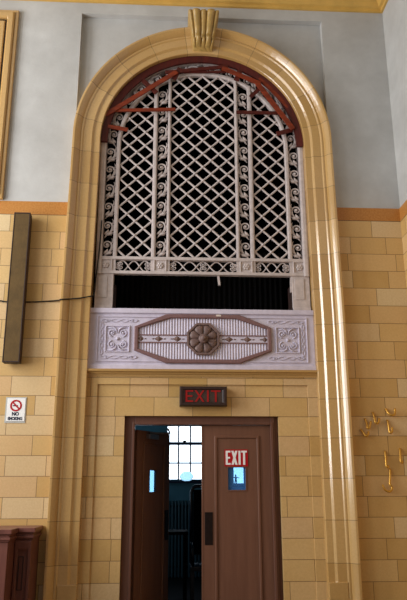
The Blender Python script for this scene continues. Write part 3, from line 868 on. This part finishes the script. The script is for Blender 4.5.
for s_ in (-1, 1):
    fg.tube([(fx + s_ * .03, fy, fz0 + .02), (fx + s_ * .02, fy, fz0 + .09), (fx + s_ * .012, fy, fz0 + .15)], [.012, .016, .02], 7)
    fg.tube([(fx + s_ * .02, fy, fz0 + .225), (fx + s_ * .06, fy, fz0 + .215), (fx + s_ * .10, fy - .01, fz0 + .205)], [.014, .012, .008], 7)
fg.tube([(fx, fy, fz0 + .14), (fx, fy, fz0 + .19), (fx, fy, fz0 + .235), (fx, fy, fz0 + .255)], [.026, .03, .03, .012], 9)
fg.lathe([(.004, 0), (.02, .012), (.024, .03), (.018, .05), (.004, .058)], (fx, fy, fz0 + .25), 'z', 10)
k_ = .62; fg.v = [(fx + (x - fx) * k_ * 1.1, fy + (y - fy) * k_, fz0 + (z - fz0) * k_ + .0) for x, y, z in fg.v]
tag(fg.build('figurine', 'figure'), 'small dark standing figure with arms out, seen through the right door pane', 'figurine')
struct(MB().box(RX0, RX1, .30, RY, .0, .004).build('floor_back', 'black'))  # black sheet over the floor, the room's darkness put into its colour
# radiator under the window
root = thing('radiator', 'dark ribbed radiator under the bright window beyond the open door', 'radiator', (.31, 4.9, 0))
for i in range(12):
    x = -.02 + i * .06
    MB().box(x - .02, x + .02, 4.80, 4.95, .004, 1.30).build('rib', 'metalteal', root, bevel=.012)
MB().box(-.06, .70, 4.85, 4.90, .16, .20).build('bottom_pipe', 'metalteal', root); MB().box(-.06, .70, 4.85, 4.90, 1.18, 1.22).build('top_pipe', 'metalteal', root)
# tall chair just inside
root = thing('high_backed_chair', 'dark high-backed chair with rounded top just inside the open doorway', 'chair', (.60, 2.3, 0))
def hoop(x0, x1, z0, z1, y):
    r = .09; pts = [(x0, y, z0), (x0, y, z1 - r)]
    pts += [(x0 + r - r * cos(a), y, z1 - r + r * sin(a)) for a in (pi / 8, pi / 4, 3 * pi / 8, pi / 2)]
    pts += [(x1 - r + r * sin(a), y, z1 - r + r * cos(a)) for a in (0, pi / 8, pi / 4, 3 * pi / 8, pi / 2)] + [(x1, y, z0)]
    return pts
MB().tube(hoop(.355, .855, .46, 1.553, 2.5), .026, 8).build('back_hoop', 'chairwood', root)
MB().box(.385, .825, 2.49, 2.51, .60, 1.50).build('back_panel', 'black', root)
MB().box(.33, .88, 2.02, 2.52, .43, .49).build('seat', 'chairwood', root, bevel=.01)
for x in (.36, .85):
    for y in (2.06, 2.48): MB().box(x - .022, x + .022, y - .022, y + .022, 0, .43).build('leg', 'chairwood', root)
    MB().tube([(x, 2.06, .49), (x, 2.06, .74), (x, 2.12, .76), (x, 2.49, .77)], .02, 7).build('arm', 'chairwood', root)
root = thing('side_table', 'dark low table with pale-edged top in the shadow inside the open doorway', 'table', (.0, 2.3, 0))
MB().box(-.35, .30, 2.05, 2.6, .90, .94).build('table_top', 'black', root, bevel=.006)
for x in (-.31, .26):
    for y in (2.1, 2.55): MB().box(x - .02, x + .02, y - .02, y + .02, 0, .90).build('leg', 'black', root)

# ------------------------------------------------------------------ light
def area(name, loc, rot, sx, sy, power, col):
    L = bpy.data.lights.new(name, 'AREA'); L.shape = 'RECTANGLE'; L.size = sx; L.size_y = sy; L.energy = power; L.color = col
    o = bpy.data.objects.new(name, L); COL.objects.link(o); o.location = loc; o.rotation_euler = rot; return o
for i, (a, b) in enumerate(op):
    area('daylight_%d' % i, (XL + .02, (a + b) / 2, (z0 + z1) / 2 if False else 4.55), (0, -pi / 2, 0), 5.5, 1.9, (205, 88, 48)[i], (.985, .99, .985))
area('side_fill', (RX0 + .05, 3.2, 1.9), (0, -pi / 2, 0), 1.4, 1.6, 9, (.55, .8, 1.0))  # added fill to lift the back room; that wall has no window
W = bpy.data.worlds.new('world'); SC.world = W; W.use_nodes = True
bg = W.node_tree.nodes['Background']; bg.inputs[0].default_value = (.93, .95, 1.0, 1); bg.inputs[1].default_value = .07

# ------------------------------------------------------------------ camera
f_, th, ya, ro_ = 656.02, .276534, .053516, -.002112
R0 = Vector((cos(ya), -sin(ya), 0)); Fw = Vector((sin(ya) * cos(th), cos(ya) * cos(th), sin(th))); U0 = R0.cross(Fw)
c_, s_ = cos(ro_), sin(ro_)
Rt = R0 * c_ + U0 * s_; Up = -R0 * s_ + U0 * c_
cam = bpy.data.cameras.new('camera'); co = bpy.data.objects.new('camera', cam); COL.objects.link(co)
cam.sensor_fit = 'VERTICAL'; cam.sensor_height = 24; cam.lens = 24 * f_ / 600; cam.clip_end = 100
mw = Matrix((Rt, Up, -Fw)).transposed().to_4x4(); mw.translation = Vector((0, -7.6, 1.55)); co.matrix_world = mw
SC.camera = co
vs_ = SC.view_settings
vs_.view_transform = 'Standard'; vs_.look = 'None'; vs_.gamma = 1; vs_.use_curve_mapping = False; vs_.exposure = 1.03
